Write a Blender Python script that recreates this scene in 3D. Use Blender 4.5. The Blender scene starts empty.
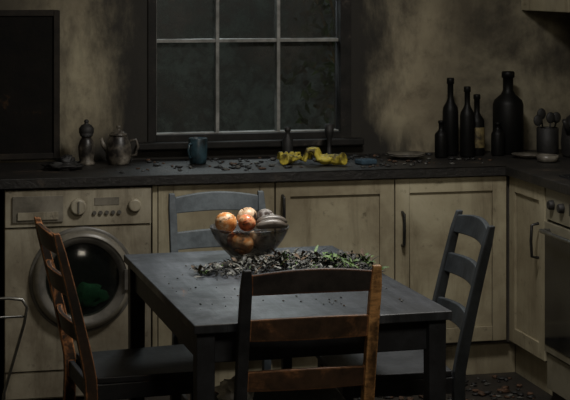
import bpy, bmesh, math, random
from mathutils import Vector, Matrix, noise as mnoise
random.seed(7)
scene = bpy.context.scene
scene.view_settings.view_transform = 'Standard'
scene.view_settings.look = 'None'

# ------------------------------------------------------------------ materials
def newmat(name):
    m = bpy.data.materials.new(name); m.use_nodes = True
    nt = m.node_tree; b = nt.nodes['Principled BSDF']
    return m, nt, b
def N(nt, t, **kw):
    n = nt.nodes.new(t)
    for k, v in kw.items(): setattr(n, k, v)
    return n
def coords(nt, scale=(1,1,1), loc=(0,0,0)):
    tc = N(nt,'ShaderNodeTexCoord'); mp = N(nt,'ShaderNodeMapping')
    mp.inputs['Scale'].default_value = scale; mp.inputs['Location'].default_value = loc
    nt.links.new(tc.outputs['Object'], mp.inputs['Vector'])
    return mp.outputs['Vector']
def noise(nt, vec, scale, detail=6, rough=0.6, dist=0.0):
    n = N(nt,'ShaderNodeTexNoise'); n.inputs['Scale'].default_value = scale
    n.inputs['Detail'].default_value = detail; n.inputs['Roughness'].default_value = rough
    n.inputs['Distortion'].default_value = dist
    nt.links.new(vec, n.inputs['Vector']); return n.outputs['Fac']
def ramp(nt, fac, stops):
    r = N(nt,'ShaderNodeValToRGB'); e = r.color_ramp.elements
    while len(e) > 1: e.remove(e[-1])
    e[0].position = stops[0][0]; e[0].color = (*stops[0][1],1) if len(stops[0][1])==3 else stops[0][1]
    for p, c in stops[1:]:
        x = e.new(p); x.color = (*c,1)
    nt.links.new(fac, r.inputs['Fac']); return r.outputs['Color']
def math_(nt, op, a, b=None, clamp=False):
    m = N(nt,'ShaderNodeMath', operation=op); m.use_clamp = clamp
    for i, v in enumerate((a,b)):
        if v is None: continue
        if isinstance(v,(int,float)): m.inputs[i].default_value = v
        else: nt.links.new(v, m.inputs[i])
    return m.outputs[0]
def mix(nt, fac, a, b):
    m = N(nt,'ShaderNodeMix', data_type='RGBA')
    if isinstance(fac,(int,float)): m.inputs[0].default_value = fac
    else: nt.links.new(fac, m.inputs[0])
    for s, v in ((6,a),(7,b)):
        if isinstance(v, tuple): m.inputs[s].default_value = (*v,1)
        else: nt.links.new(v, m.inputs[s])
    return m.outputs[2]
def bump(nt, b, h, strength, dist=0.01):
    bp = N(nt,'ShaderNodeBump'); bp.inputs['Strength'].default_value = strength
    bp.inputs['Distance'].default_value = dist
    nt.links.new(h, bp.inputs['Height']); nt.links.new(bp.outputs['Normal'], b.inputs['Normal'])
def smooth(nt, v, lo, hi, a=0.0, c=1.0):
    m = N(nt,'ShaderNodeMapRange'); m.interpolation_type = 'SMOOTHSTEP'
    nt.links.new(v, m.inputs[0])
    m.inputs[1].default_value=lo; m.inputs[2].default_value=hi
    m.inputs[3].default_value=a; m.inputs[4].default_value=c
    return m.outputs[0]

def gritty(name, stops, scale=8, rough=0.6, bmp=0.3, stretch=(1,1,1), detail=7, metal=0.0, spec=0.5, dist=0.0):
    m, nt, b = newmat(name)
    v = coords(nt, stretch); n = noise(nt, v, scale, detail, 0.65, dist)
    nt.links.new(ramp(nt, n, stops), b.inputs['Base Color'])
    b.inputs['Roughness'].default_value = rough; b.inputs['Metallic'].default_value = metal
    b.inputs['Specular IOR Level'].default_value = spec
    if bmp: bump(nt, b, noise(nt, v, scale*4, 6, 0.7), bmp, 0.004)
    return m

def worn(name, paint, paint2, wood, amount, edge=0.5, seed=0.0, rough=0.55, stretch=(1,1,1), scale=9, radius=0.006, soft=0.10):
    """soot-blackened paint that has blistered off, mostly along the edges"""
    m, nt, b = newmat(name)
    v = coords(nt, stretch, (seed,seed*1.7,seed*0.3)); vg=coords(nt,(2.0,9,9),(seed,seed,seed))
    n1 = noise(nt, v, scale, 8, 0.7); n2 = noise(nt, vg, scale, 7, 0.7); n5=noise(nt, v, scale*6, 6, 0.7)
    pc = mix(nt, smooth(nt, n1, 0.35, 0.68), paint, paint2)
    wd = ramp(nt, n2, [(0.3,tuple(c*0.25 for c in wood)),(0.55,wood),(0.75,tuple(min(1,c*1.35) for c in wood))])
    wd = mix(nt, smooth(nt,n5,0.52,0.72,0,0.8), wd, tuple(c*0.12 for c in wood))
    bv = N(nt,'ShaderNodeBevel', samples=4); bv.inputs['Radius'].default_value = radius
    ge = N(nt,'ShaderNodeNewGeometry')
    dt = N(nt,'ShaderNodeVectorMath', operation='DOT_PRODUCT')
    nt.links.new(bv.outputs[0], dt.inputs[0]); nt.links.new(ge.outputs['Normal'], dt.inputs[1])
    em = smooth(nt, dt.outputs['Value'], 0.93, 1.0, edge, 0.0)
    n3 = noise(nt, v, scale*0.55, 6, 0.72, 0.6)
    s = math_(nt,'ADD', math_(nt,'MULTIPLY', em, 0.35), n3)
    msk = smooth(nt, s, 0.70-amount, 0.70-amount+soft)
    nt.links.new(mix(nt, msk, pc, wd), b.inputs['Base Color'])
    b.inputs['Roughness'].default_value = rough
    bump(nt, b, math_(nt,'ADD', n5, math_(nt,'MULTIPLY', msk, -0.6)), 0.3, 0.003)
    return m

# ------------------------------------------------------------------ builder
class Builder:
    def __init__(self): self.v=[]; self.f=[]; self.m=[]; self.s=[]; self.mats=[]
    def mi(self, mat):
        if mat not in self.mats: self.mats.append(mat)
        return self.mats.index(mat)
    def add(self, verts, faces, mat, M=None, smooth=False):
        o = len(self.v); k = self.mi(mat)
        for p in verts:
            p = Vector(p); self.v.append(M @ p if M else p)
        for f in faces:
            self.f.append([i+o for i in f]); self.m.append(k); self.s.append(smooth)
    def box(self, x0,x1,y0,y1,z0,z1, mat, M=None):
        vs=[(x0,y0,z0),(x1,y0,z0),(x1,y1,z0),(x0,y1,z0),(x0,y0,z1),(x1,y0,z1),(x1,y1,z1),(x0,y1,z1)]
        fs=[(0,3,2,1),(4,5,6,7),(0,1,5,4),(1,2,6,5),(2,3,7,6),(3,0,4,7)]
        self.add(vs,fs,mat,M)
    def rings(self, rings, mat, M=None, smooth=True, cap=True, close=False):
        n=len(rings[0]); vs=[p for r in rings for p in r]; fs=[]
        R=len(rings)
        for i in range(R if close else R-1):
            a=i*n; b=((i+1)%R)*n
            for j in range(n):
                k=(j+1)%n; fs.append((a+j,a+k,b+k,b+j))
        self.add(vs,fs,mat,M,smooth)
        if cap and not close:
            self.add(rings[0],[tuple(range(n))[::-1]],mat,M,False)
            self.add(rings[-1],[tuple(range(n))],mat,M,False)
    def lathe(self, prof, mat, M=None, seg=32, cap=True):
        rs=[[(r*math.cos(2*math.pi*j/seg), r*math.sin(2*math.pi*j/seg), z) for j in range(seg)] for r,z in prof]
        self.rings(rs, mat, M, True, cap)
    def tube(self, pts, rad, mat, M=None, seg=10, close=False):
        pts=[Vector(p) for p in pts]; n=len(pts)
        if not isinstance(rad,(list,tuple)): rad=[rad]*n
        up=Vector((0.13,0.31,0.94)).normalized(); rs=[]
        for i,p in enumerate(pts):
            if close: t=(pts[(i+1)%n]-pts[i-1]).normalized()
            else: t=(pts[min(i+1,n-1)]-pts[max(i-1,0)]).normalized()
            a=up-t*up.dot(t)
            if a.length<1e-3: a=Vector((1,0,0))-t*t.x
            a.normalize(); b=t.cross(a); up=a
            rs.append([p+(a*math.cos(2*math.pi*j/seg)+b*math.sin(2*math.pi*j/seg))*rad[i] for j in range(seg)])
        self.rings(rs, mat, M, True, True, close)
    def blob(self, c, r, mat, M=None, seg=20, jit=0.0, fr=3.0, seed=0, zmin=None):
        rs=[]; n=seg; m=seg//2+2
        c=Vector(c); r=Vector(r) if not isinstance(r,(int,float)) else Vector((r,r,r))
        for i in range(m+1):
            th=math.pi*(0.001+0.998*i/m); ring=[]
            for j in range(n):
                ph=2*math.pi*j/n
                d=Vector((math.sin(th)*math.cos(ph),math.sin(th)*math.sin(ph),-math.cos(th)))
                k=1+jit*mnoise.noise(d*fr+Vector((seed,seed*2,0)))
                q=Vector((d.x*r.x*k,d.y*r.y*k,d.z*r.z*k))+c
                if zmin is not None: q.z=max(q.z,zmin+1e-5*(i+j))
                ring.append(q)
            rs.append(ring)
        self.rings(rs,mat,M,True,True)
    def obj(self, name, bevel=0.0, loc=(0,0,0), rotz=0.0, remesh=0.0, seg=2):
        me=bpy.data.meshes.new(name); me.from_pydata([tuple(p) for p in self.v],[],self.f)
        for m in self.mats: me.materials.append(m)
        for p,k,s in zip(me.polygons,self.m,self.s): p.material_index=k; p.use_smooth=s
        bm=bmesh.new(); bm.from_mesh(me)
        bmesh.ops.remove_doubles(bm, verts=bm.verts, dist=1e-6)
        bmesh.ops.recalc_face_normals(bm, faces=bm.faces); bm.to_mesh(me); bm.free()
        o=bpy.data.objects.new(name,me); scene.collection.objects.link(o)
        o.location=loc; o.rotation_euler=(0,0,rotz)
        if remesh:
            r=o.modifiers.new('r','REMESH'); r.mode='VOXEL'; r.voxel_size=remesh; r.use_smooth_shade=True
        if bevel:
            b=o.modifiers.new('b','BEVEL'); b.width=bevel; b.segments=seg; b.limit_method='ANGLE'; b.angle_limit=math.radians(50)
            b.harden_normals=False
        return o
def T(x,y,z,rz=0,rx=0,ry=0,s=1):
    return Matrix.Translation((x,y,z)) @ Matrix.Rotation(rz,4,'Z') @ Matrix.Rotation(ry,4,'Y') @ Matrix.Rotation(rx,4,'X') @ Matrix.Scale(s,4)

# ------------------------------------------------------------------ material set
def grimy(name, dark, mid, light, scale, rough, grime, g0=0.46, g1=0.72):
    """paint / enamel with soot film and vertical runs"""
    m, nt, b = newmat(name)
    v=coords(nt); vs=coords(nt,(5,5,0.9))
    n1=noise(nt,v,scale,8,0.68,0.3); n2=noise(nt,v,22,6,0.7); n3=noise(nt,vs,2.2,7,0.7,0.3); n4=noise(nt,v,1.1,4,0.6)
    c=ramp(nt,n1,[(0.28,dark),(0.5,mid),(0.72,light)])
    c=mix(nt, smooth(nt,n3,g0,g1,0,0.62), c, grime)
    c=mix(nt, smooth(nt,n4,0.42,0.72,0,0.6), c, grime)
    c=mix(nt, smooth(nt,n2,0.58,0.78,0,0.85), c, tuple(x*0.5 for x in grime))
    nt.links.new(c,b.inputs['Base Color']); b.inputs['Roughness'].default_value=rough
    bump(nt,b,n2,0.15,0.003); return m
cab_m = grimy('sooty_cream_paint',(0.22,0.18,0.115),(0.42,0.375,0.255),(0.54,0.495,0.355),2.6,0.5,(0.12,0.092,0.054))
cabgap_m = gritty('cabinet_shadow_gap',[(0.3,(0.03,0.026,0.02)),(0.7,(0.06,0.05,0.04))],10,0.8,0)
washer_m = grimy('washer_enamel_sooty',(0.16,0.13,0.09),(0.34,0.305,0.225),(0.45,0.415,0.32),3.5,0.42,(0.10,0.078,0.05),0.42,0.66)
washer2_m = gritty('washer_plastic_grey',[(0.3,(0.05,0.048,0.042)),(0.6,(0.15,0.14,0.12))],9,0.4,0.1)
washer3_m = gritty('washer_door_ring',[(0.3,(0.08,0.075,0.06)),(0.55,(0.22,0.20,0.16)),(0.75,(0.30,0.28,0.23))],7,0.35,0.1)
black_m = gritty('charred_black',[(0.3,(0.006,0.006,0.006)),(0.6,(0.018,0.017,0.016)),(0.8,(0.05,0.045,0.04))],14,0.6,0.5)
blackgl_m = gritty('black_glass',[(0.3,(0.004,0.005,0.006)),(0.7,(0.015,0.016,0.018))],6,0.12,0.0)
metal_m = gritty('dark_handle_metal',[(0.3,(0.03,0.03,0.03)),(0.7,(0.08,0.08,0.08))],20,0.35,0.0,metal=0.8)
steel_m = gritty('tarnished_steel',[(0.3,(0.10,0.10,0.09)),(0.7,(0.28,0.28,0.27))],20,0.4,0.0,metal=0.9)
counter_m, nt, b = newmat('burnt_worktop')
v=coords(nt); n1=noise(nt,v,7,9,0.7); n2=noise(nt,v,40,6,0.7)
c=ramp(nt,n1,[(0.35,(0.007,0.007,0.007)),(0.58,(0.018,0.016,0.014)),(0.70,(0.06,0.045,0.032)),(0.8,(0.14,0.10,0.07))])
nt.links.new(c,b.inputs['Base Color']); b.inputs['Roughness'].default_value=0.5; bump(nt,b,n2,0.7,0.008)

def wallmat(name, windowed):
    m, nt, b = newmat(name)
    v=coords(nt); n1=noise(nt,v,2.0,8,0.62,0.2); n2=noise(nt,v,9,8,0.7); n4=noise(nt,coords(nt,(2.4,2.4,0.8)),2.3,8,0.68,0.2)
    n5=noise(nt,coords(nt,(2.6,2.6,1.1)),1.9,8,0.68,0.1)
    c=ramp(nt,n1,[(0.3,(0.19,0.155,0.10)),(0.5,(0.33,0.285,0.19)),(0.7,(0.45,0.405,0.275))])
    c=mix(nt, smooth(nt,n2,0.48,0.78,0,0.7), c, (0.09,0.07,0.045))
    c=mix(nt, smooth(nt,n5,0.44,0.74,0,0.8), c, (0.06,0.048,0.034))
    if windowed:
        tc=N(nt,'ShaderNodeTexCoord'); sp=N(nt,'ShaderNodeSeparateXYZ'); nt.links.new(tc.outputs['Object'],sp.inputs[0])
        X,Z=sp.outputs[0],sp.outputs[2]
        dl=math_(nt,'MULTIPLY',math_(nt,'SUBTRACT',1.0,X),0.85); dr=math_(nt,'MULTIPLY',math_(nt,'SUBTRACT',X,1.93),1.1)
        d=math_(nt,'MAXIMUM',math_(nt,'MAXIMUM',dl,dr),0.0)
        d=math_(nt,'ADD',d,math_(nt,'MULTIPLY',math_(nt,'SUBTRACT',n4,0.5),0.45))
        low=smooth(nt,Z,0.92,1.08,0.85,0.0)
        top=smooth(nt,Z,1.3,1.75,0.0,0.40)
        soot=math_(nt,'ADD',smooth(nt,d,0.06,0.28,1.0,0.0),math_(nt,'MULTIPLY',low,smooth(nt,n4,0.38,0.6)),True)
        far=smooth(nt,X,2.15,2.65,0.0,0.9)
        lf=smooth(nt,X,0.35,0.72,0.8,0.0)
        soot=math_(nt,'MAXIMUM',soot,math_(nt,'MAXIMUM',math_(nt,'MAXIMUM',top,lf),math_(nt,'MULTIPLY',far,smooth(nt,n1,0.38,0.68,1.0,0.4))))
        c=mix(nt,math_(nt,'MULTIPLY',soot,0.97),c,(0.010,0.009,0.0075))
    nt.links.new(c,b.inputs['Base Color']); b.inputs['Roughness'].default_value=0.8
    bump(nt,b,n2,0.3,0.008); return m
wall_m = wallmat('smoke_stained_plaster', True)
wall2_m = wallmat('smoke_stained_plaster_plain', False)
ceil_m = gritty('sooty_ceiling',[(0.3,(0.02,0.02,0.018)),(0.7,(0.07,0.06,0.05))],3,0.9,0.2)
floor_m = gritty('burnt_floor',[(0.35,(0.010,0.009,0.008)),(0.6,(0.028,0.023,0.018)),(0.75,(0.07,0.04,0.022))],6,0.6,0.8)
frame_m = gritty('charred_window_frame',[(0.35,(0.006,0.006,0.005)),(0.6,(0.016,0.014,0.012)),(0.75,(0.09,0.075,0.06))],12,0.7,0.5,spec=0.3)
muntin_m = gritty('sooty_white_glazing_bar',[(0.3,(0.08,0.08,0.07)),(0.5,(0.20,0.20,0.185)),(0.7,(0.34,0.34,0.32))],14,0.5,0.2)
pane_m, nt, b = newmat('sooty_window_glass')
v=coords(nt); n1=noise(nt,v,3.2,9,0.68); n2=noise(nt,v,14,9,0.75,0.4)
c=ramp(nt,n1,[(0.3,(0.012,0.012,0.012)),(0.55,(0.03,0.031,0.028)),(0.75,(0.06,0.058,0.05))])
nt.links.new(c,b.inputs['Base Color']); b.inputs['Roughness'].default_value=0.3
tr=N(nt,'ShaderNodeBsdfTransparent'); tr.inputs[0].default_value=(0.84,0.84,0.80,1)
ms=N(nt,'ShaderNodeMixShader'); nt.links.new(smooth(nt,math_(nt,'ADD',math_(nt,'MULTIPLY',n1,0.5),math_(nt,'MULTIPLY',n2,0.5)),0.40,0.64,0.15,0.88),ms.inputs[0])
nt.links.new(tr.outputs[0],ms.inputs[1]); nt.links.new(b.outputs[0],ms.inputs[2]); nt.links.new(ms.outputs[0],nt.nodes['Material Output'].inputs['Surface'])

# ------------------------------------------------------------------ room shell
XR, YB, XL, YF, H = 3.07, 7.03, -1.2, -1.0, 2.5
B=Builder()
W0,W1,S0,S1 = 1.0,1.93,0.975,2.15
B.box(XL,W0,YB,YB+0.2,0,H,wall_m); B.box(W1,XR,YB,YB+0.2,0,H,wall_m)
B.box(W0,W1,YB,YB+0.2,0,S0,wall_m); B.box(W0,W1,YB,YB+0.2,S1,H,wall_m)
B.obj('wall_back')
B=Builder(); B.box(XR,XR+0.2,YF-0.2,YB+0.2,0,H,wall2_m); B.obj('wall_right')
B=Builder(); B.box(XL-0.2,XL,YF-0.2,YB+0.2,0,H,wall2_m); B.obj('wall_left')
B=Builder(); B.box(XL,XR,YF-0.2,YF,0,H,wall2_m); B.obj('wall_front')
B=Builder(); B.box(XL-0.2,XR+0.2,YF-0.2,YB+0.2,-0.1,0,floor_m); B.obj('floor')
B=Builder(); B.box(XL-0.2,XR+0.2,YF-0.2,YB+0.2,H,H+0.1,ceil_m); B.obj('ceiling')

# window
B=Builder()
yf=YB+0.02; yp=YB+0.07
B.box(W0,W0+0.038,yf-0.03,yp+0.03,S0,S1,frame_m); B.box(W1-0.05,W1,yf-0.03,yp+0.03,S0,S1,frame_m)
B.box(W0+0.038,W1-0.05,yf-0.03,yp+0.03,S1-0.05,S1,frame_m)
B.box(W0+0.038,W1-0.05,yf-0.03,yp+0.03,S0,S0+0.03,frame_m)
gx0,gx1=W0+0.038,W1-0.05; gw=(gx1-gx0)/3
for i in (1,2):
    B.box(gx0+gw*i-0.008,gx0+gw*i+0.008,yf+0.005,yp+0.012,S0+0.03,S1-0.05,muntin_m)
for k in range(3):
    for i in range(3):
        z=1.42+k*0.36-0.0
        if z<S1-0.1: B.box(gx0+gw*i+(0.008 if i else 0),gx0+gw*(i+1)-(0.008 if i<2 else 0),yf+0.008,yp+0.010,z-0.008,z+0.008,muntin_m)
B.box(gx0,gx0+0.006,yf+0.002,yp+0.01,S0+0.03,S1-0.05,muntin_m)
B.box(gx0,gx1,yf+0.002,yp+0.01,S0+0.03,S0+0.035,muntin_m)
B.box(gx0,gx1,yp,yp+0.004,S0+0.03,S1-0.05,pane_m)
B.obj('window_1',0.002)
B=Builder(); B.box(W0-0.05,W1+0.05,YB-0.055,YB-0.001,S0-0.03,S0+0.001,frame_m); B.obj('trim_1',0.006)

# outside: lawn, garden wall, shrub
lawn_m=gritty('lawn',[(0.3,(0.01,0.018,0.006)),(0.7,(0.04,0.06,0.02))],6,0.9,0.5)
gw_m=gritty('rendered_garden_wall',[(0.3,(0.16,0.18,0.17)),(0.7,(0.32,0.35,0.33))],1.5,0.9,0.3)
B=Builder(); B.box(-3,8,YB+0.21,14,-0.2,-0.06,lawn_m); B.obj('lawn')
B=Builder(); B.box(-3,8,11.0,11.2,-0.059,2.6,gw_m); B.box(-3,8,10.96,11.24,2.6,2.68,gw_m); B.obj('garden_wall')
shrub1=gritty('shrub_leaf',[(0.3,(0.03,0.05,0.015)),(0.7,(0.16,0.22,0.07))],12,0.6,0)
shrub2=gritty('shrub_leaf_dry',[(0.3,(0.07,0.045,0.018)),(0.7,(0.40,0.27,0.12))],12,0.6,0)
B=Builder()
def leafq(B,p,L,w,mt):
    a=Matrix.Translation(p)@Matrix.Rotation(random.random()*6.3,4,'Z')@Matrix.Rotation(random.uniform(-1.3,1.3),4,'X')@Matrix.Rotation(random.random()*6.3,4,'Y')
    B.add([(0,0,0),(w,L*0.5,0.01),(0,L,0),(-w,L*0.5,0.01)],[(0,1,2,3)],mt,a)
SX=2.75
for i in range(9): 
    a=i*0.7; B.tube([(SX,8.9,-0.035),(SX+0.25*math.cos(a),8.9+0.25*math.sin(a),0.8),(SX+0.6*math.cos(a),8.9+0.5*math.sin(a),1.9)],[0.02,0.014,0.005],shrub2,seg=6)
for i in range(1500):
    d=Vector((random.gauss(0,1),random.gauss(0,1),random.gauss(0,1))).normalized()*random.random()**0.5
    leafq(B,(SX+d.x*0.75,8.9+d.y*0.6,1.30+d.z*0.95),0.09,0.022,random.choice((shrub1,shrub1,shrub2)))
B.obj('garden_shrub')

# ------------------------------------------------------------------ cabinets
YC, XC = 6.45, 2.47
def shaker(B, a0,a1,z0,z1, plane, axis):
    fw=0.062; g=0.003; a0+=g;a1-=g;z0+=g;z1-=g; t=0.02
    def bx(p0,p1,q0,q1,d0,d1,mat):
        if axis=='x': B.box(p0,p1,plane+d0,plane+d1,q0,q1,mat)
        else: B.box(plane+d0,plane+d1,p0,p1,q0,q1,mat)
    bx(a0,a0+fw,z0,z1,0,t,cab_m); bx(a1-fw,a1,z0,z1,0,t,cab_m)
    bx(a0+fw,a1-fw,z0,z0+fw,0,t,cab_m); bx(a0+fw,a1-fw,z1-fw,z1,0,t,cab_m)
    bx(a0+fw,a1-fw,z0+fw,z1-fw,0.010,t,cab_m)
def handle(B, p, z0, z1, axis):
    if axis=='x': pts=[(p[0],p[1],z0),(p[0],p[1]-0.03,z0+0.006),(p[0],p[1]-0.034,(z0+z1)/2),(p[0],p[1]-0.03,z1-0.006),(p[0],p[1],z1)]
    else: pts=[(p[0],p[1],z0),(p[0]-0.03,p[1],z0+0.006),(p[0]-0.034,p[1],(z0+z1)/2),(p[0]-0.03,p[1],z1-0.006),(p[0],p[1],z1)]
    B.tube(pts,0.0065,metal_m,seg=8)
ZD0,ZD1=0.15,0.858
B=Builder()
B.box(0.94,XC+0.02,YC+0.02,YB-0.002,0.14,ZD1,cabgap_m)
B.box(0.938,0.958,YC+0.004,YC+0.03,0.14,ZD1,cab_m)
for a,c in ((0.958,1.447),(1.447,1.963),(1.963,2.463)): shaker(B,a,c,ZD0,ZD1,YC,'x')
B.box(0.94,XC+0.05,YC+0.05,YC+0.07,0.0,0.14,cab_m)
handle(B,(1.478,YC),0.66,0.80,'x'); handle(B,(1.995,YC),0.575,0.715,'x')
B.obj('base_cabinet',0.0025)
B=Builder()
B.box(XC+0.021,XR-0.002,6.045,YC+0.019,0.14,ZD1,cabgap_m)
shaker(B,6.045,YC-0.004,ZD0,ZD1,XC,'y')
B.box(XC+0.05,XC+0.07,6.045,YC+0.049,0,0.14,cab_m)
handle(B,(XC,6.11),0.56,0.70,'y')
B.obj('base_cabinet',0.0025)
B=Builder()
B.box(XC+0.021,XR-0.002,4.6,5.435,0.14,ZD1,cabgap_m)
shaker(B,4.6,5.02,ZD0,ZD1,XC,'y'); shaker(B,5.02,5.435,ZD0,ZD1,XC,'y')
B.box(XC+0.05,XC+0.07,4.6,5.435,0,0.14,cab_m); handle(B,(XC,4.96),0.56,0.70,'y')
B.obj('base_cabinet',0.0025)
B=Builder()
B.box(-0.6,0.325,YC+0.02,YB-0.002,0.14,ZD1,cabgap_m)
shaker(B,-0.6,-0.14,ZD0,ZD1,YC,'x'); shaker(B,-0.14,0.325,ZD0,ZD1,YC,'x')
B.box(-0.6,0.325,YC+0.05,YC+0.07,0,0.14,cab_m); handle(B,(-0.18,YC),0.56,0.7,'x')
B.obj('base_cabinet',0.0025)
oven_m = gritty('oven_enamel',[(0.3,(0.08,0.07,0.045)),(0.6,(0.22,0.20,0.145))],6,0.35,0.05)
B=Builder()
B.box(XC+0.03,XR-0.003,5.44,6.04,0.001,ZD1,cabgap_m)
B.box(XC,XC+0.03,5.445,6.035,0.73,ZD1-0.002,oven_m)
B.box(XC-0.006,XC+0.03,5.445,6.035,0.20,0.72,oven_m)
B.box(XC-0.009,XC-0.005,5.455,6.025,0.23,0.675,blackgl_m)
B.box(XC+0.005,XC+0.03,5.445,6.035,0.05,0.19,oven_m)
B.tube([(XC,5.50,0.69),(XC-0.045,5.505,0.692),(XC-0.047,5.74,0.692),(XC-0.045,5.975,0.692),(XC,5.98,0.69)],0.009,steel_m)
for y in (5.52,5.62,5.86,5.96):
    B.lathe([(0.020,0),(0.018,0.018),(0.014,0.022)],black_m,T(XC,y,0.795,0,0,-math.pi/2))
B.box(XC-0.002,XC+0.001,5.68,5.80,0.775,0.82,blackgl_m)
B.obj('oven',0.002)
B=Builder(); B.box(2.52,3.0,5.46,6.02,0.9005,0.908,blackgl_m)
for x,y,r in ((2.63,5.6,0.07),(2.63,5.88,0.09),(2.87,5.6,0.09),(2.87,5.88,0.07)):
    B.tube([(x+r*math.cos(a*math.pi/12),y+r*math.sin(a*math.pi/12),0.912) for a in range(24)],0.006,black_m,seg=6,close=True)
B.obj('hob',0.001)
B=Builder()
B.box(-0.62,XR-0.001,YC-0.025,YB-0.001,0.86,0.90,counter_m)
B.box(XC-0.025,XR-0.001,4.58,YC-0.025,0.86,0.90,counter_m)
B.obj('worktop',0.004)
B=Builder()
B.box(2.77,XR-0.001,5.2,YB-0.001,1.55,2.25,cab_m)
for a,c in ((5.2,5.8),(5.8,6.4),(6.4,7.02)): shaker(B,a,c,1.55,2.25,2.75,'y')
B.obj('wall_cupboard',0.002)

# ------------------------------------------------------------------ washing machine
B=Builder(); wx0,wx1=0.345,0.932; cx,cz=0.652,0.488
B.box(wx0,wx1,YC+0.012,YB-0.05,0.012,0.852,washer_m)
B.box(wx0+0.002,wx1-0.002,YC-0.004,YC+0.013,0.13,0.70,washer_m)
B.box(wx0+0.002,wx1-0.002,YC-0.012,YC+0.013,0.706,0.85,washer_m)
B.box(wx0+0.004,wx1-0.004,YC+0.002,YC+0.014,0.02,0.124,washer_m)
for x in (wx0+0.04,wx1-0.04):
    for y in (YC+0.06,YB-0.12): B.lathe([(0.02,0),(0.02,0.014)],black_m,T(x,y,0),seg=12)
B.box(0.375,0.575,YC-0.020,YC-0.010,0.725,0.828,washer3_m)
B.box(0.395,0.555,YC-0.026,YC-0.018,0.735,0.765,washer_m)
R=math.pi/2
B.lathe([(0.034,0),(0.032,0.018),(0.026,0.022)],washer_m,T(0.635,YC-0.010,0.780,0,R))
B.box(0.632,0.638,YC-0.036,YC-0.03,0.757,0.803,washer2_m)
B.lathe([(0.028,0),(0.026,0.016),(0.02,0.02)],washer_m,T(0.862,YC-0.010,0.780,0,R))
for i in range(5): B.lathe([(0.0085,0),(0.008,0.01)],washer2_m,T(0.70+i*0.025,YC-0.010,0.755,0,R),seg=12)
B.box(0.70,0.80,YC-0.014,YC-0.010,0.785,0.815,washer3_m)
B.lathe([(0.212,0.0),(0.212,0.006),(0.205,0.010),(0.20,0.010),(0.198,0.020),(0.190,0.034),(0.176,0.040),(0.162,0.034),(0.148,0.020),(0.143,0.0)],washer2_m,T(cx,YC-0.003,cz,0,R),seg=56,cap=False)
B.lathe([(0.199,0.012),(0.197,0.026),(0.188,0.037),(0.178,0.041)],washer3_m,T(cx,YC-0.005,cz,0,R),seg=56,cap=False)
B.lathe([(0.001,0.0005),(0.145,0.0005)],black_m,T(cx,YC-0.004,cz,0,R),seg=40,cap=False)
glass_m, nt, b = newmat('dark_door_glass')
tr=N(nt,'ShaderNodeBsdfTransparent'); tr.inputs[0].default_value=(0.45,0.5,0.47,1)
gl=N(nt,'ShaderNodeBsdfGlossy'); gl.inputs['Roughness'].default_value=0.12
fr=N(nt,'ShaderNodeFresnel'); fr.inputs[0].default_value=1.5; ms=N(nt,'ShaderNodeMixShader')
nt.links.new(fr.outputs[0],ms.inputs[0]); nt.links.new(tr.outputs[0],ms.inputs[1]); nt.links.new(gl.outputs[0],ms.inputs[2])
nt.links.new(ms.outputs[0],nt.nodes['Material Output'].inputs['Surface'])
B.lathe([(0.146,0.020),(0.12,0.030),(0.08,0.040),(0.04,0.044),(0.001,0.045)],glass_m,T(cx,YC-0.003,cz,0,R),seg=40,cap=False)
green_m = gritty('green_cloth',[(0.3,(0.008,0.04,0.018)),(0.7,(0.04,0.18,0.08))],20,0.8,0.3)
B.blob((cx+0.025,YC-0.012,cz-0.065),(0.07,0.013,0.045),green_m,jit=0.5,fr=2.5)
B.box(cx+0.165,cx+0.19,YC-0.055,YC-0.036,cz-0.04,cz+0.04,washer2_m)
B.obj('washing_machine',0.003)

# ------------------------------------------------------------------ board on left of wall
board_m = gritty('charred_board',[(0.3,(0.003,0.003,0.0028)),(0.60,(0.008,0.0065,0.005)),(0.74,(0.09,0.045,0.016))],6,0.85,0.8,spec=0.2)
bframe_m = gritty('charred_board_frame',[(0.3,(0.008,0.007,0.006)),(0.62,(0.028,0.022,0.016)),(0.78,(0.11,0.08,0.045))],9,0.8,0.6,spec=0.3)
B=Builder()
B.box(0.02,0.60,YB-0.014,YB-0.002,0.93,1.545,board_m)
for q in ((0.0,0.03,0.915,1.56),(0.585,0.612,0.915,1.56),(0.03,0.585,0.915,0.94),(0.03,0.585,1.535,1.56)):
    B.box(q[0],q[1],YB-0.026,YB-0.002,q[2],q[3],bframe_m)
B.obj('notice_board',0.003)

# ------------------------------------------------------------------ table
tab_top, nt, b = newmat('scorched_tabletop')
v=coords(nt,(9,0.9,1)); v2=coords(nt); n1=noise(nt,v,3.0,8,0.7); n2=noise(nt,v2,3.5,8,0.7,0.4); n3=noise(nt,v2,30,6,0.7)
c=ramp(nt,n1,[(0.3,(0.020,0.023,0.028)),(0.52,(0.052,0.058,0.070)),(0.72,(0.12,0.13,0.15))])
c=mix(nt,smooth(nt,n2,0.44,0.66,0,0.8),c,(0.011,0.012,0.014))
tc=N(nt,'ShaderNodeTexCoord'); sp=N(nt,'ShaderNodeSeparateXYZ'); nt.links.new(tc.outputs['Object'],sp.inputs[0])
pl=math_(nt,'PINGPONG',sp.outputs[0],0.0465)
c=mix(nt,smooth(nt,pl,0.0,0.0016,0.8,0.0),c,(0.004,0.004,0.004))
c=mix(nt,smooth(nt,noise(nt,v,2.1,9,0.75,0.5),0.64,0.68),c,(0.18,0.075,0.03))
nt.links.new(c,b.inputs['Base Color']); nt.links.new(smooth(nt,n2,0.3,0.7,0.30,0.55),b.inputs['Roughness'])
bump(nt,b,math_(nt,'ADD',n3,n1),0.3,0.003)
tab_leg = worn('scorched_table_paint',(0.012,0.013,0.016),(0.030,0.033,0.040),(0.20,0.08,0.03),-0.03,0.45,3)
B=Builder()
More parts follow.
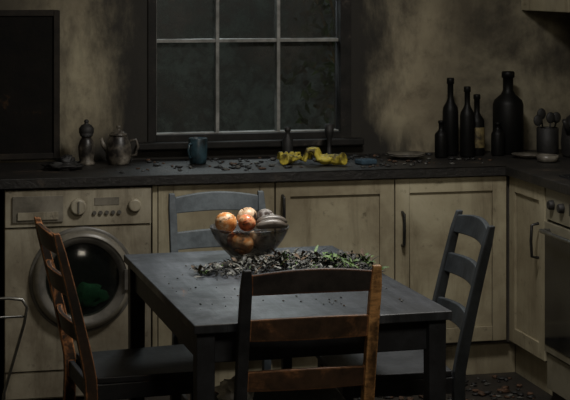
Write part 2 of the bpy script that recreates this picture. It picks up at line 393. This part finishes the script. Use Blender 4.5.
B.box(-0.372,0.372,-0.59,0.59,0.725,0.75,tab_top)
B.box(-0.325,0.325,-0.545,-0.523,0.635,0.7248,tab_leg); B.box(-0.325,0.325,0.523,0.545,0.635,0.7248,tab_leg)
B.box(-0.345,-0.323,-0.52,0.52,0.635,0.7248,tab_leg); B.box(0.323,0.345,-0.52,0.52,0.635,0.7248,tab_leg)
def taper(B,x,y,w0,w1,z0,z1,mat):
    r=[[(x-w0,y-w0,z0),(x+w0,y-w0,z0),(x+w0,y+w0,z0),(x-w0,y+w0,z0)],[(x-w1,y-w1,z1),(x+w1,y-w1,z1),(x+w1,y+w1,z1),(x-w1,y+w1,z1)]]
    B.rings(r,mat,None,False,True)
for sx in (-1,1):
    for sy in (-1,1): taper(B,sx*0.335,sy*0.545,0.023,0.026,0.0,0.7248,tab_leg)
TX,TY,TR=1.084,4.869,math.radians(2)
B.obj('dining_table',0.003,(TX,TY,0),TR)

# ------------------------------------------------------------------ chairs
def chair(mats, loc, rotz):
    pl,pr,rl,st,lg = mats
    B=Builder()
    def yb(z): 
        return -0.205+0.015*(z/0.43) if z<0.43 else -0.19-0.11*((z-0.43)/0.48)**1.15
    for sx,mm in ((-1,pl),(1,pr)):
        rs=[]
        for i in range(17):
            z=0.91*i/16; y=yb(z); w=0.0155; d=0.019 if z<0.5 else 0.019-0.006*(z-0.5)/0.41
            x=sx*0.180
            if i==16: w*=0.75; d*=0.75
            rs.append([(x-w,y-d,z),(x+w,y-d,z),(x+w,y+d,z),(x-w,y+d,z)])
        B.rings(rs,mm,None,False,True)
    for k,(z0,z1,arch) in enumerate(((0.565,0.622,0.006),(0.708,0.770,0.006),(0.838,0.896,0.015))):
        rs=[]; n=14
        for i in range(n+1):
            t=i/n; x=-0.168+0.336*t; bow=-0.020*math.sin(math.pi*t); a=arch*math.sin(math.pi*t)
            yl=yb(z0)+bow; yh=yb(z1)+bow; d=0.0085
            rs.append([(x,yl-d,z0+a*0.3),(x,yl+d,z0+a*0.3),(x,yh+d,z1+a),(x,yh-d,z1+a)])
        B.rings(rs,rl[k],None,False,True)
    rs=[]; 
    for i in range(11):
        t=i/10; y=-0.172+0.372*t; w=0.176+0.020*t; dip=0.006*math.sin(math.pi*t)
        rs.append([(-w,y,0.437),(-w,y,0.457),(-w*0.5,y,0.457-dip),(w*0.5,y,0.457-dip),(w,y,0.457),(w,y,0.437)])
    B.rings(rs,st,None,False,True)
    for sx in (-1,1):
        taper(B,sx*0.172,0.165,0.014,0.018,0.0,0.4365,lg)
        B.box(sx*0.172-0.009,sx*0.172+0.009,-0.175,0.150,0.385,0.4365,lg)
        B.box(sx*0.174-0.008,sx*0.174+0.008,-0.182,0.155,0.19,0.22,lg)
    B.box(-0.155,0.155,0.156,0.174,0.385,0.4365,lg); B.box(-0.165,0.165,-0.198,-0.180,0.385,0.4365,lg)
    B.box(-0.166,0.166,0.02,0.038,0.193,0.217,lg)
    return B.obj('dining_chair',0.0035,(loc[0],loc[1],0),rotz)
wood=(0.30,0.125,0.045)
dk=worn('chair_burnt_dark',(0.014,0.015,0.018),(0.038,0.040,0.045),wood,-0.02,0.5,1)
dkt=worn('chair_burnt_top_rail',(0.018,0.016,0.016),(0.05,0.042,0.038),(0.42,0.16,0.06),0.10,0.9,2,soft=0.2)
dkw=worn('chair_burnt_half',(0.035,0.022,0.014),(0.10,0.055,0.032),(0.46,0.21,0.09),0.20,0.6,5,soft=0.25)
wd=worn('chair_bare_wood',(0.05,0.03,0.014),(0.20,0.095,0.038),(0.80,0.42,0.16),0.36,0.6,9,soft=0.25)
lw=worn('chair_left_wood',(0.020,0.015,0.012),(0.07,0.04,0.025),(0.72,0.30,0.11),0.17,0.7,4,soft=0.14)
bl=worn('chair_blue_grey_lit',(0.05,0.062,0.072),(0.12,0.145,0.162),(0.10,0.06,0.035),-0.04,0.4,12)  # far chair: bluish light falling on it is put into the paint colour
bld=worn('chair_slate',(0.018,0.022,0.026),(0.044,0.053,0.062),(0.20,0.09,0.04),-0.05,0.4,15)
chair((dk,wd,(dkw,dkw,dkt),dk,dk),(1.040,4.475),0.0)
chair((lw,lw,(lw,lw,lw),dk,dk),(0.702,5.135),math.radians(-85))
chair((bld,bld,(bld,bld,bld),dk,dk),(1.482,4.971),math.radians(87))
o=chair((bl,bl,(bl,bl,bl),dk,dk),(1.088,5.545),math.radians(180)); o.scale=(0.93,1,0.99)

# ------------------------------------------------------------------ fruit bowl
BX,BY,BZ=1.09,5.25,0.7505
bowl_m, nt, b = newmat('smoked_glass')
v=coords(nt); n1=noise(nt,v,14,7,0.7)
tr=N(nt,'ShaderNodeBsdfTransparent'); tr.inputs[0].default_value=(0.74,0.70,0.64,1)
b.inputs['Roughness'].default_value=0.12; nt.links.new(ramp(nt,n1,[(0.4,(0.02,0.022,0.025)),(0.75,(0.20,0.21,0.22))]),b.inputs['Base Color'])
ms=N(nt,'ShaderNodeMixShader'); lwt=N(nt,'ShaderNodeLayerWeight'); lwt.inputs[0].default_value=0.35
f=math_(nt,'ADD',math_(nt,'MULTIPLY',lwt.outputs['Facing'],0.6),smooth(nt,n1,0.44,0.70,0.03,0.55),True)
nt.links.new(f,ms.inputs[0]); nt.links.new(tr.outputs[0],ms.inputs[1]); nt.links.new(b.outputs[0],ms.inputs[2])
nt.links.new(ms.outputs[0],nt.nodes['Material Output'].inputs['Surface'])
B=Builder()
B.lathe([(0.001,0.0),(0.060,0.0),(0.064,0.006),(0.066,0.014),(0.092,0.040),(0.115,0.070),(0.128,0.095),(0.133,0.108),(0.133,0.112),(0.130,0.112),(0.125,0.096),(0.111,0.071),(0.088,0.044),(0.060,0.018),(0.001,0.012)],bowl_m,seg=64,cap=False)
B.obj('glass_bowl',0,(BX,BY,BZ))
def fruitmat(name, cols, seed, rough=0.35, soot=0.5):
    m,nt,b=newmat(name); v=coords(nt,(1,1,1),(seed,seed*2,seed))
    n1=noise(nt,v,16,8,0.75,0.3); n2=noise(nt,v,22,8,0.72,0.6)
    c=ramp(nt,n1,cols); c=mix(nt,smooth(nt,n2,soot,soot+0.08),c,(0.03,0.017,0.011))
    nt.links.new(c,b.inputs['Base Color']); b.inputs['Roughness'].default_value=rough; bump(nt,b,n2,0.35,0.004); return m
orange_m=fruitmat('orange_peel',[(0.36,(0.42,0.11,0.02)),(0.50,(0.62,0.26,0.07)),(0.60,(0.80,0.60,0.40))],1,0.45,0.52)
apple_m=fruitmat('apple_skin',[(0.36,(0.40,0.05,0.02)),(0.52,(0.58,0.16,0.06)),(0.64,(0.72,0.46,0.25))],4,0.3,0.53)
pear_m=fruitmat('pear_skin',[(0.36,(0.32,0.17,0.08)),(0.52,(0.52,0.34,0.20)),(0.64,(0.74,0.64,0.50))],7,0.45,0.50)
ash_m=fruitmat('charred_fruit',[(0.35,(0.06,0.05,0.045)),(0.55,(0.24,0.22,0.20)),(0.7,(0.55,0.54,0.52))],10,0.55,0.50)
stem_m=gritty('stem',[(0.3,(0.03,0.02,0.01)),(0.7,(0.08,0.05,0.03))],30,0.8,0)
def apple(name, p, r, mat, rx=0, ry=0, sz=0.92):
    B=Builder(); prof=[]
    for i in range(25):
        t=math.pi*i/24; rr=math.sin(t); z=-math.cos(t)*sz
        z-= 0.22*math.exp(-(rr/0.28)**2)*(1 if i>12 else -0.5)
        rr*=1+0.06*math.cos(t)*-1
        prof.append((max(rr*r,0.0004),z*r))
    B.lathe(prof,mat,seg=28); B.tube([(0,0,0.68*r*sz),(0.002,0,r*0.9),(0.005,0.002,r*1.02)],0.0018,stem_m,seg=6)
    o=B.obj(name,0,p); o.rotation_euler=(rx,ry,random.random()*6); return o
def P(dx,dy,dz): return (BX+dx,BY+dy,BZ+dz)
apple('orange',P(-0.034,-0.046,0.060),0.038,orange_m,0.4,0.2,0.97)
apple('orange',P(-0.078,0.012,0.123),0.037,orange_m,-0.5,-0.3,0.97)
apple('apple',P(-0.020,-0.050,0.130),0.030,apple_m,0.5,0.5)
apple('apple',P(0.050,-0.030,0.060),0.036,ash_m,0.9,0.3)
apple('apple',P(-0.034,0.042,0.058),0.035,apple_m,0.2,0.3)
apple('apple',P(0.038,0.050,0.060),0.035,pear_m,0.2,0.3)
apple('apple',P(-0.004,0.022,0.140),0.034,pear_m,-0.3,0.3)
apple('apple',P(0.062,0.040,0.129),0.033,ash_m,0.6,0.7)
ban_m=fruitmat('blackened_banana',[(0.3,(0.03,0.025,0.02)),(0.6,(0.13,0.11,0.09)),(0.8,(0.5,0.48,0.45))],13,0.4,0.56)
B=Builder()
for k in range(2):
    pts=[];rd=[]
    for i in range(13):
        t=i/12; a=-0.9+1.8*t
        pts.append((0.064+0.066*math.sin(a)+0.006*k, -0.066+0.028*k+0.010*math.cos(a), 0.098+0.028*math.cos(a)+0.010*k)); rd.append(0.004+0.0125*math.sin(math.pi*min(1,max(0,(t*1.05))))**0.5 if 0<t<0.95 else 0.004)
    B.tube(pts,rd,ban_m,seg=10)
B.obj('bananas',0,(BX,BY,BZ))

# ------------------------------------------------------------------ dried herbs on table
leaf1=gritty('leaf_ash',[(0.3,(0.05,0.052,0.045)),(0.7,(0.19,0.19,0.165))],30,0.55,0)
leaf2=gritty('leaf_charred',[(0.3,(0.010,0.010,0.009)),(0.7,(0.035,0.036,0.028))],30,0.6,0)
leaf3=gritty('leaf_green',[(0.3,(0.03,0.07,0.014)),(0.7,(0.13,0.23,0.05))],30,0.6,0)
leaf4=gritty('leaf_brown',[(0.3,(0.04,0.024,0.012)),(0.7,(0.13,0.08,0.04))],30,0.7,0)
B=Builder()
def leaf(p,L,w,rz,rx,ry,mat,curl):
    vs=[];n=5
    for i in range(n+1):
        t=i/n; ww=w*math.sin(math.pi*(0.08+0.9*t))**0.8; z=curl*L*math.sin(math.pi*t)
        vs+= [(-ww,t*L,z+ww*0.35),(0,t*L,z),(ww,t*L,z+ww*0.35)]
    fs=[]
    for i in range(n):
        a=i*3; fs+=[(a,a+1,a+4,a+3),(a+1,a+2,a+5,a+4)]
    M=T(p[0],p[1],p[2],rz,rx,ry)
    low=min((M@Vector(q)).z for q in vs)
    if low<0.7508: M=Matrix.Translation((0,0,0.7508-low))@M
    B.add(vs,fs,mat,M,True)
for i in range(860):
    t=random.random()
    if random.random()<0.4: t=0.45+0.55*random.random()
    x=0.875+0.565*t; cy=5.02+0.06*math.sin(math.pi*t*0.9)-(0.0 if t<0.75 else 0.02); wdt=0.020+0.060*math.sin(math.pi*min(1,t*0.72+0.05)); g=random.gauss(0,wdt*0.9); y=cy+g
    if (x-BX)**2+(y-BY)**2<0.10**2: y=BY-0.11-random.random()*0.05; g=0
    y=max(4.84,min(5.38,y)); hgt=0.040*math.exp(-(g/wdt)**2)*min(1,t*1.8+0.15)
    z=0.7515+random.random()*hgt
    r=random.random(); mt=leaf3 if (r<0.36 and t>0.76) or r<0.05 else (leaf1 if r<0.42 else (leaf4 if r>0.9 else leaf2))
    leaf((x,y,z),0.022+0.026*random.random(),0.0025+0.0045*random.random(),random.random()*6.28,random.uniform(-0.1,0.7),random.uniform(-0.5,0.5),mt,random.uniform(0,0.25))
for i in range(60):
    t=random.random(); x=0.9+0.48*t;y=5.03+0.05*math.sin(math.pi*t)+random.gauss(0,0.03); a=random.random()*6.28
    if (x-BX)**2+(y-BY)**2<0.17**2: continue
    B.tube([(x,y,0.754),(x+0.03*math.cos(a),y+0.03*math.sin(a),0.772),(x+0.07*math.cos(a),y+0.07*math.sin(a),0.762)],0.0012,leaf2,seg=5)
for i in range(90):
    x=TX+random.uniform(-0.33,0.33); y=TY+random.uniform(-0.45,0.3); s=random.uniform(0.0012,0.004)
    B.blob((x,y,0.7506+s*0.5),(s,s*1.2,s*0.5),random.choice((leaf4,leaf1,leaf2)),seg=6,jit=0.4,seed=i,zmin=0.7505)
B.obj('dried_herbs')

# ------------------------------------------------------------------ worktop objects
ZC=0.9005
keep=[]
cer_m=gritty('scorched_ceramic',[(0.42,(0.012,0.010,0.009)),(0.55,(0.11,0.095,0.075)),(0.7,(0.33,0.30,0.25))],13,0.4,0.1)
blue_m=gritty('blue_glaze',[(0.35,(0.008,0.012,0.014)),(0.5,(0.020,0.045,0.058)),(0.7,(0.045,0.095,0.12))],14,0.35,0.1)
B=Builder()
B.lathe([(0.034,0),(0.036,0.01),(0.030,0.02),(0.034,0.05),(0.036,0.08),(0.028,0.105),(0.020,0.118),(0.026,0.124)],cer_m)
B.lathe([(0.026,0.124),(0.032,0.140),(0.032,0.156),(0.022,0.170),(0.009,0.176),(0.009,0.182),(0.011,0.188),(0.006,0.194),(0.001,0.195)],black_m)
B.obj('pepper_mill',0,(0.712,6.86,ZC)); keep.append((0.712,6.86,0.05))
B=Builder()
B.lathe([(0.042,0),(0.046,0.006),(0.054,0.03),(0.056,0.06),(0.050,0.095),(0.040,0.118),(0.037,0.124)],cer_m)
B.lathe([(0.040,0.124),(0.039,0.130),(0.024,0.142),(0.008,0.147),(0.007,0.153),(0.011,0.160),(0.007,0.167),(0.001,0.168)],cer_m)
B.tube([(0.050,0,0.10),(0.075,0,0.105),(0.085,0,0.075),(0.075,0,0.040),(0.052,0,0.035)],0.006,cer_m,seg=8)
B.tube([(-0.045,0,0.06),(-0.066,0,0.085),(-0.075,0,0.115)],[0.013,0.010,0.007],cer_m,seg=10)
B.obj('teapot',0,(0.848,6.85,ZC)); keep.append((0.848,6.85,0.09))
B=Builder()
B.lathe([(0.030,0),(0.036,0.003),(0.040,0.03),(0.041,0.108),(0.0395,0.111),(0.038,0.108),(0.036,0.02),(0.001,0.012)],blue_m)
B.tube([(0.039,0,0.088),(0.060,0,0.088),(0.068,0,0.060),(0.058,0,0.032),(0.039,0,0.028)],0.005,blue_m,seg=8)
B.obj('mug',0,(1.185,6.80,ZC),-2.4); keep.append((1.185,6.80,0.08))
glassdk=gritty('burnt_bottle_glass',[(0.3,(0.002,0.002,0.002)),(0.65,(0.005,0.005,0.0045)),(0.85,(0.03,0.026,0.02))],12,0.5,0.15,spec=0.2)
label_m=gritty('scorched_label',[(0.35,(0.03,0.022,0.010)),(0.55,(0.22,0.17,0.07)),(0.75,(0.38,0.32,0.15))],16,0.6,0.1)
def bottle(x,y,h,r,neck=0.35,lab=False,name='wine_bottle',body=glassdk,nk=0.38):
    B=Builder(); sh=h*(1-neck); nr=r*nk
    B.lathe([(r*0.9,0),(r,0.006),(r,sh*0.85),(r*0.9,sh*0.93),(nr*1.4,sh*1.03),(nr,sh*1.1),(nr,h*0.92),(nr*1.25,h*0.925),(nr*1.25,h*0.985),(nr*1.1,h),(0.001,h)],body)
    if lab: B.lathe([(r+0.0006,sh*0.2),(r+0.0012,sh*0.22),(r+0.0012,sh*0.7),(r+0.0006,sh*0.72)],label_m,cap=False)
    B.obj(name,0,(x,y,ZC)); keep.append((x,y,r+0.012))
bottle(2.285,6.80,0.165,0.029,0.3,name='sauce_bottle')
bottle(2.356,6.88,0.350,0.036,0.33)
bottle(2.408,6.80,0.315,0.033,0.32)
bottle(2.475,6.86,0.275,0.034,0.36,True)
bottle(2.640,6.90,0.375,0.070,0.30,name='decanter',nk=0.34)
bottle(2.560,6.82,0.150,0.030,0.25,name='sauce_bottle')
B=Builder()
B.lathe([(0.045,0),(0.050,0.01),(0.050,0.12),(0.047,0.122),(0.045,0.118),(0.044,0.02),(0.001,0.015)],black_m)
for a,l in ((0.2,0.165),(1.8,0.18),(3.2,0.155),(4.6,0.17)):
    B.tube([(0.01*math.cos(a),0.01*math.sin(a),0.016),(0.040*math.cos(a),0.040*math.sin(a),0.125),(0.046*math.cos(a),0.046*math.sin(a),l-0.02)],0.004,black_m,seg=6)
    B.blob((0.048*math.cos(a),0.048*math.sin(a),l),(0.022,0.008,0.026),black_m,seg=12)
B.obj('utensil_pot',0,(2.80,6.82,ZC)); keep.append((2.8,6.82,0.065))
B=Builder()
B.lathe([(0.075,0),(0.080,0.01),(0.085,0.06),(0.078,0.13),(0.060,0.175),(0.045,0.185),(0.012,0.19),(0.010,0.198),(0.016,0.206),(0.001,0.212)],black_m)
B.tube([(-0.07,0,0.11),(-0.10,0,0.15),(-0.115,0,0.17)],[0.018,0.012,0.009],black_m)
B.tube([(-0.05,0,0.175),(-0.045,0,0.25),(0.0,0,0.275),(0.055,0,0.25),(0.06,0,0.17)],0.008,black_m)
B.obj('kettle',0,(2.905,6.70,ZC),0.5); keep.append((2.905,6.70,0.12))
def small(x,y,z,prof,name,mt=black_m,r=0.04): 
    B=Builder(); B.lathe(prof,mt,seg=24); B.obj(name,0,(x,y,z)); keep.append((x,y,r))
small(1.605,6.90,ZC,[(0.022,0),(0.024,0.01),(0.024,0.085),(0.012,0.105),(0.010,0.12),(0.014,0.124),(0.014,0.14),(0.001,0.142)],'spray_bottle')
small(1.795,6.90,ZC,[(0.030,0),(0.032,0.006),(0.010,0.02),(0.008,0.07),(0.014,0.09),(0.020,0.11),(0.021,0.15),(0.001,0.152)],'candlestick')
plate_m=gritty('dirty_plate',[(0.35,(0.05,0.042,0.035)),(0.6,(0.18,0.165,0.135)),(0.8,(0.35,0.34,0.30))],12,0.35,0.1)
def plate(x,y,n,r,name='plate'):
    B=Builder()
    for i in range(n):
        z=i*0.006; B.lathe([(0.001,z),(r*0.55,z),(r*0.65,z+0.004),(r,z+0.016),(r,z+0.019),(r*0.63,z+0.008),(r*0.5,z+0.005),(0.001,z+0.005)],plate_m,seg=36,cap=False)
    B.obj(name,0,(x,y,ZC)); keep.append((x,y,r+0.012))
plate(2.12,6.80,2,0.085); plate(2.66,6.70,1,0.075)
small(2.68,6.53,ZC,[(0.03,0),(0.045,0.004),(0.05,0.03),(0.047,0.03),(0.04,0.008),(0.001,0.006)],'saucer',plate_m,0.065)
yel=gritty('yellow_rubber',[(0.40,(0.06,0.045,0.010)),(0.52,(0.50,0.40,0.05)),(0.8,(0.68,0.60,0.12))],16,0.5,0.1)
def glove(x,y,rz,cur,sc):
    B=Builder()
    B.blob((0,0,0.024),(0.045,0.042,0.020),yel,jit=0.25,seg=18)
    B.tube([(-0.03,0,0.024),(-0.055,0.004,0.024),(-0.075,0.012,0.030)],[0.024,0.022,0.028],yel,seg=14)
    for k in range(4):
        yy=-0.030+0.020*k; L=(0.045,0.055,0.058,0.045)[k]
        B.tube([(0.025,yy,0.024),(0.045,yy*1.2,0.034+cur),(0.045+L*0.5,yy*1.55,0.030+cur*1.3),(0.035+L,yy*1.8,0.010+cur*0.3)],[0.011,0.010,0.009,0.0075],yel,seg=10)
    B.tube([(-0.01,-0.032,0.024),(0.010,-0.056,0.032),(0.032,-0.066,0.018)],[0.012,0.011,0.008],yel,seg=10)
    o=B.obj('rubber_glove',0,(x,y,ZC),rz,remesh=0.0035); o.scale=(sc,sc,sc); keep.append((x,y,0.10))
glove(1.560,6.70,1.25,0.012,0.9); glove(1.71,6.62,2.7,0.026,1.05)
sp_m=gritty('blue_sponge',[(0.3,(0.015,0.035,0.055)),(0.7,(0.04,0.08,0.115))],50,0.9,0.6)
B=Builder(); B.box(-0.04,0.04,-0.03,0.03,0.0,0.022,sp_m); B.obj('sponge',0.006,(1.885,6.62,ZC),0.3); keep.append((1.885,6.62,0.065))
B=Builder(); B.blob((0,0,0.016),(0.075,0.05,0.018),black_m,jit=0.5,fr=3,seg=30,zmin=0.0); B.blob((0.01,0.0,0.03),(0.035,0.03,0.030),black_m,jit=0.6,fr=3,seg=24,seed=3,zmin=0.001)
B.obj('burnt_rag',0,(0.60,6.70,ZC)); keep.append((0.60,6.70,0.11))
B=Builder(); B.blob((0,0,0.010),(0.06,0.05,0.010),black_m,jit=0.6,fr=3,seg=24,zmin=0.0); B.obj('burnt_rag',0,(0.20,6.7,ZC))
deb1=gritty('debris_grey',[(0.3,(0.02,0.02,0.018)),(0.7,(0.12,0.115,0.10))],30,0.8,0.2)
deb2=gritty('debris_brown',[(0.3,(0.03,0.018,0.010)),(0.7,(0.11,0.055,0.028))],30,0.8,0.2)
B=Builder()
def chunk(x,y,z,s,mat,k):
    B.blob((x,y,z+s*0.45),(s*random.uniform(0.7,1.8),s*random.uniform(0.7,1.5),s*0.5),mat,None,seg=7,jit=0.9,fr=2,seed=k,zmin=z+0.0002)
for i in range(300):
    x=random.choice((random.uniform(0.9,2.45),random.gauss(1.45,0.22),random.gauss(1.95,0.25)))
    x=min(max(x,0.7),2.9); y=random.uniform(6.5,6.96)
    if any((x-a)**2+(y-c)**2<(r+0.012)**2 for a,c,r in keep): continue
    chunk(x,y,ZC,random.uniform(0.003,0.011),random.choice((black_m,black_m,black_m,deb1,deb2)),i)
B.obj('worktop_debris')
B=Builder()
for i in range(220):
    x=random.uniform(1.2,2.45); y=random.uniform(6.05,6.44)
    chunk(x,y,0.0005,random.uniform(0.005,0.016),random.choice((black_m,black_m,deb2,deb1,deb2)),i+999)
B.obj('floor_debris')

# ------------------------------------------------------------------ cloth on near chair, towel stand
cl=gritty('white_cloth',[(0.3,(0.80,0.78,0.75)),(0.7,(0.93,0.92,0.90))],10,0.8,0.4)
B=Builder(); B.blob((0,0,0.030),(0.048,0.040,0.036),cl,jit=0.6,fr=3,seg=30,zmin=0.0); B.blob((0.008,-0.01,0.048),(0.032,0.030,0.026),cl,jit=0.7,fr=3.5,seg=24,seed=5,zmin=0.001)
B.obj('crumpled_cloth',0,(0.905,4.56,0.4575))
B=Builder()
yy=4.44
B.tube([(0.19,yy,0.0),(0.205,yy,0.25),(0.235,yy,0.55),(0.290,yy,0.74),(0.298,yy,0.785),(0.285,yy,0.806),(0.25,yy,0.812),(0.0,yy,0.812),(-0.22,yy,0.812),(-0.25,yy,0.79),(-0.255,yy,0.55),(-0.255,yy,0.0)],0.0042,steel_m,seg=10)
B.tube([(-0.255,yy,0.76),(0.291,yy,0.76)],0.003,steel_m,seg=8); B.tube([(-0.255,yy,0.4),(0.221,yy,0.4)],0.003,steel_m,seg=8)
for x in (0.19,-0.255): B.tube([(x,yy-0.16,0.008),(x,yy,0.012),(x,yy+0.16,0.008)],0.008,steel_m,seg=8)
B.obj('towel_stand')

# ------------------------------------------------------------------ lights
def area(name,loc,target,size,energy,col,spread=180):
    l=bpy.data.lights.new(name,'AREA'); l.energy=energy; l.size=size; l.color=col; l.spread=math.radians(spread)
    o=bpy.data.objects.new(name,l); scene.collection.objects.link(o); o.location=loc
    o.rotation_euler=(Vector(target)-Vector(loc)).to_track_quat('-Z','Y').to_euler(); return o
area('ceiling_light',(1.62,5.1,2.42),(1.40,5.35,0.75),0.35,25,(1.0,0.96,0.90))
sl=bpy.data.lights.new('bowl_key_spot','SPOT'); sl.energy=100; sl.spot_size=math.radians(28); sl.spot_blend=1.0; sl.shadow_soft_size=0.07; sl.color=(1.0,0.96,0.90)  # added key spot that brightens the fruit, no lamp of the room
so=bpy.data.objects.new('bowl_key_spot',sl); scene.collection.objects.link(so); so.location=(1.35,5.15,2.4)
so.rotation_euler=(Vector((1.12,5.16,0.85))-so.location).to_track_quat('-Z','Y').to_euler()
area('room_fill',(1.0,2.3,2.35),(1.65,5.8,0.75),0.6,14,(1.0,0.90,0.74))
area('window_sheen_area',(1.5,7.9,2.35),(1.2,5.0,0.75),0.9,45,(0.80,0.90,1.0))  # added area lamp beyond the window, out of view, for tabletop sheen
w=bpy.data.worlds.new('World'); scene.world=w; w.use_nodes=True
w.node_tree.nodes['Background'].inputs[0].default_value=(0.72,0.80,0.82,1); w.node_tree.nodes['Background'].inputs[1].default_value=0.30

# ------------------------------------------------------------------ camera
cd=bpy.data.cameras.new('camera'); cam=bpy.data.objects.new('camera',cd); scene.collection.objects.link(cam)
cd.sensor_width=36; cd.sensor_fit='HORIZONTAL'; cd.lens=36*1600/570
cam.location=(0,0,1.67); cam.rotation_euler=(math.radians(90),0,math.radians(-13))
cd.shift_y=-215/570
cd.clip_start=0.05
scene.camera=cam
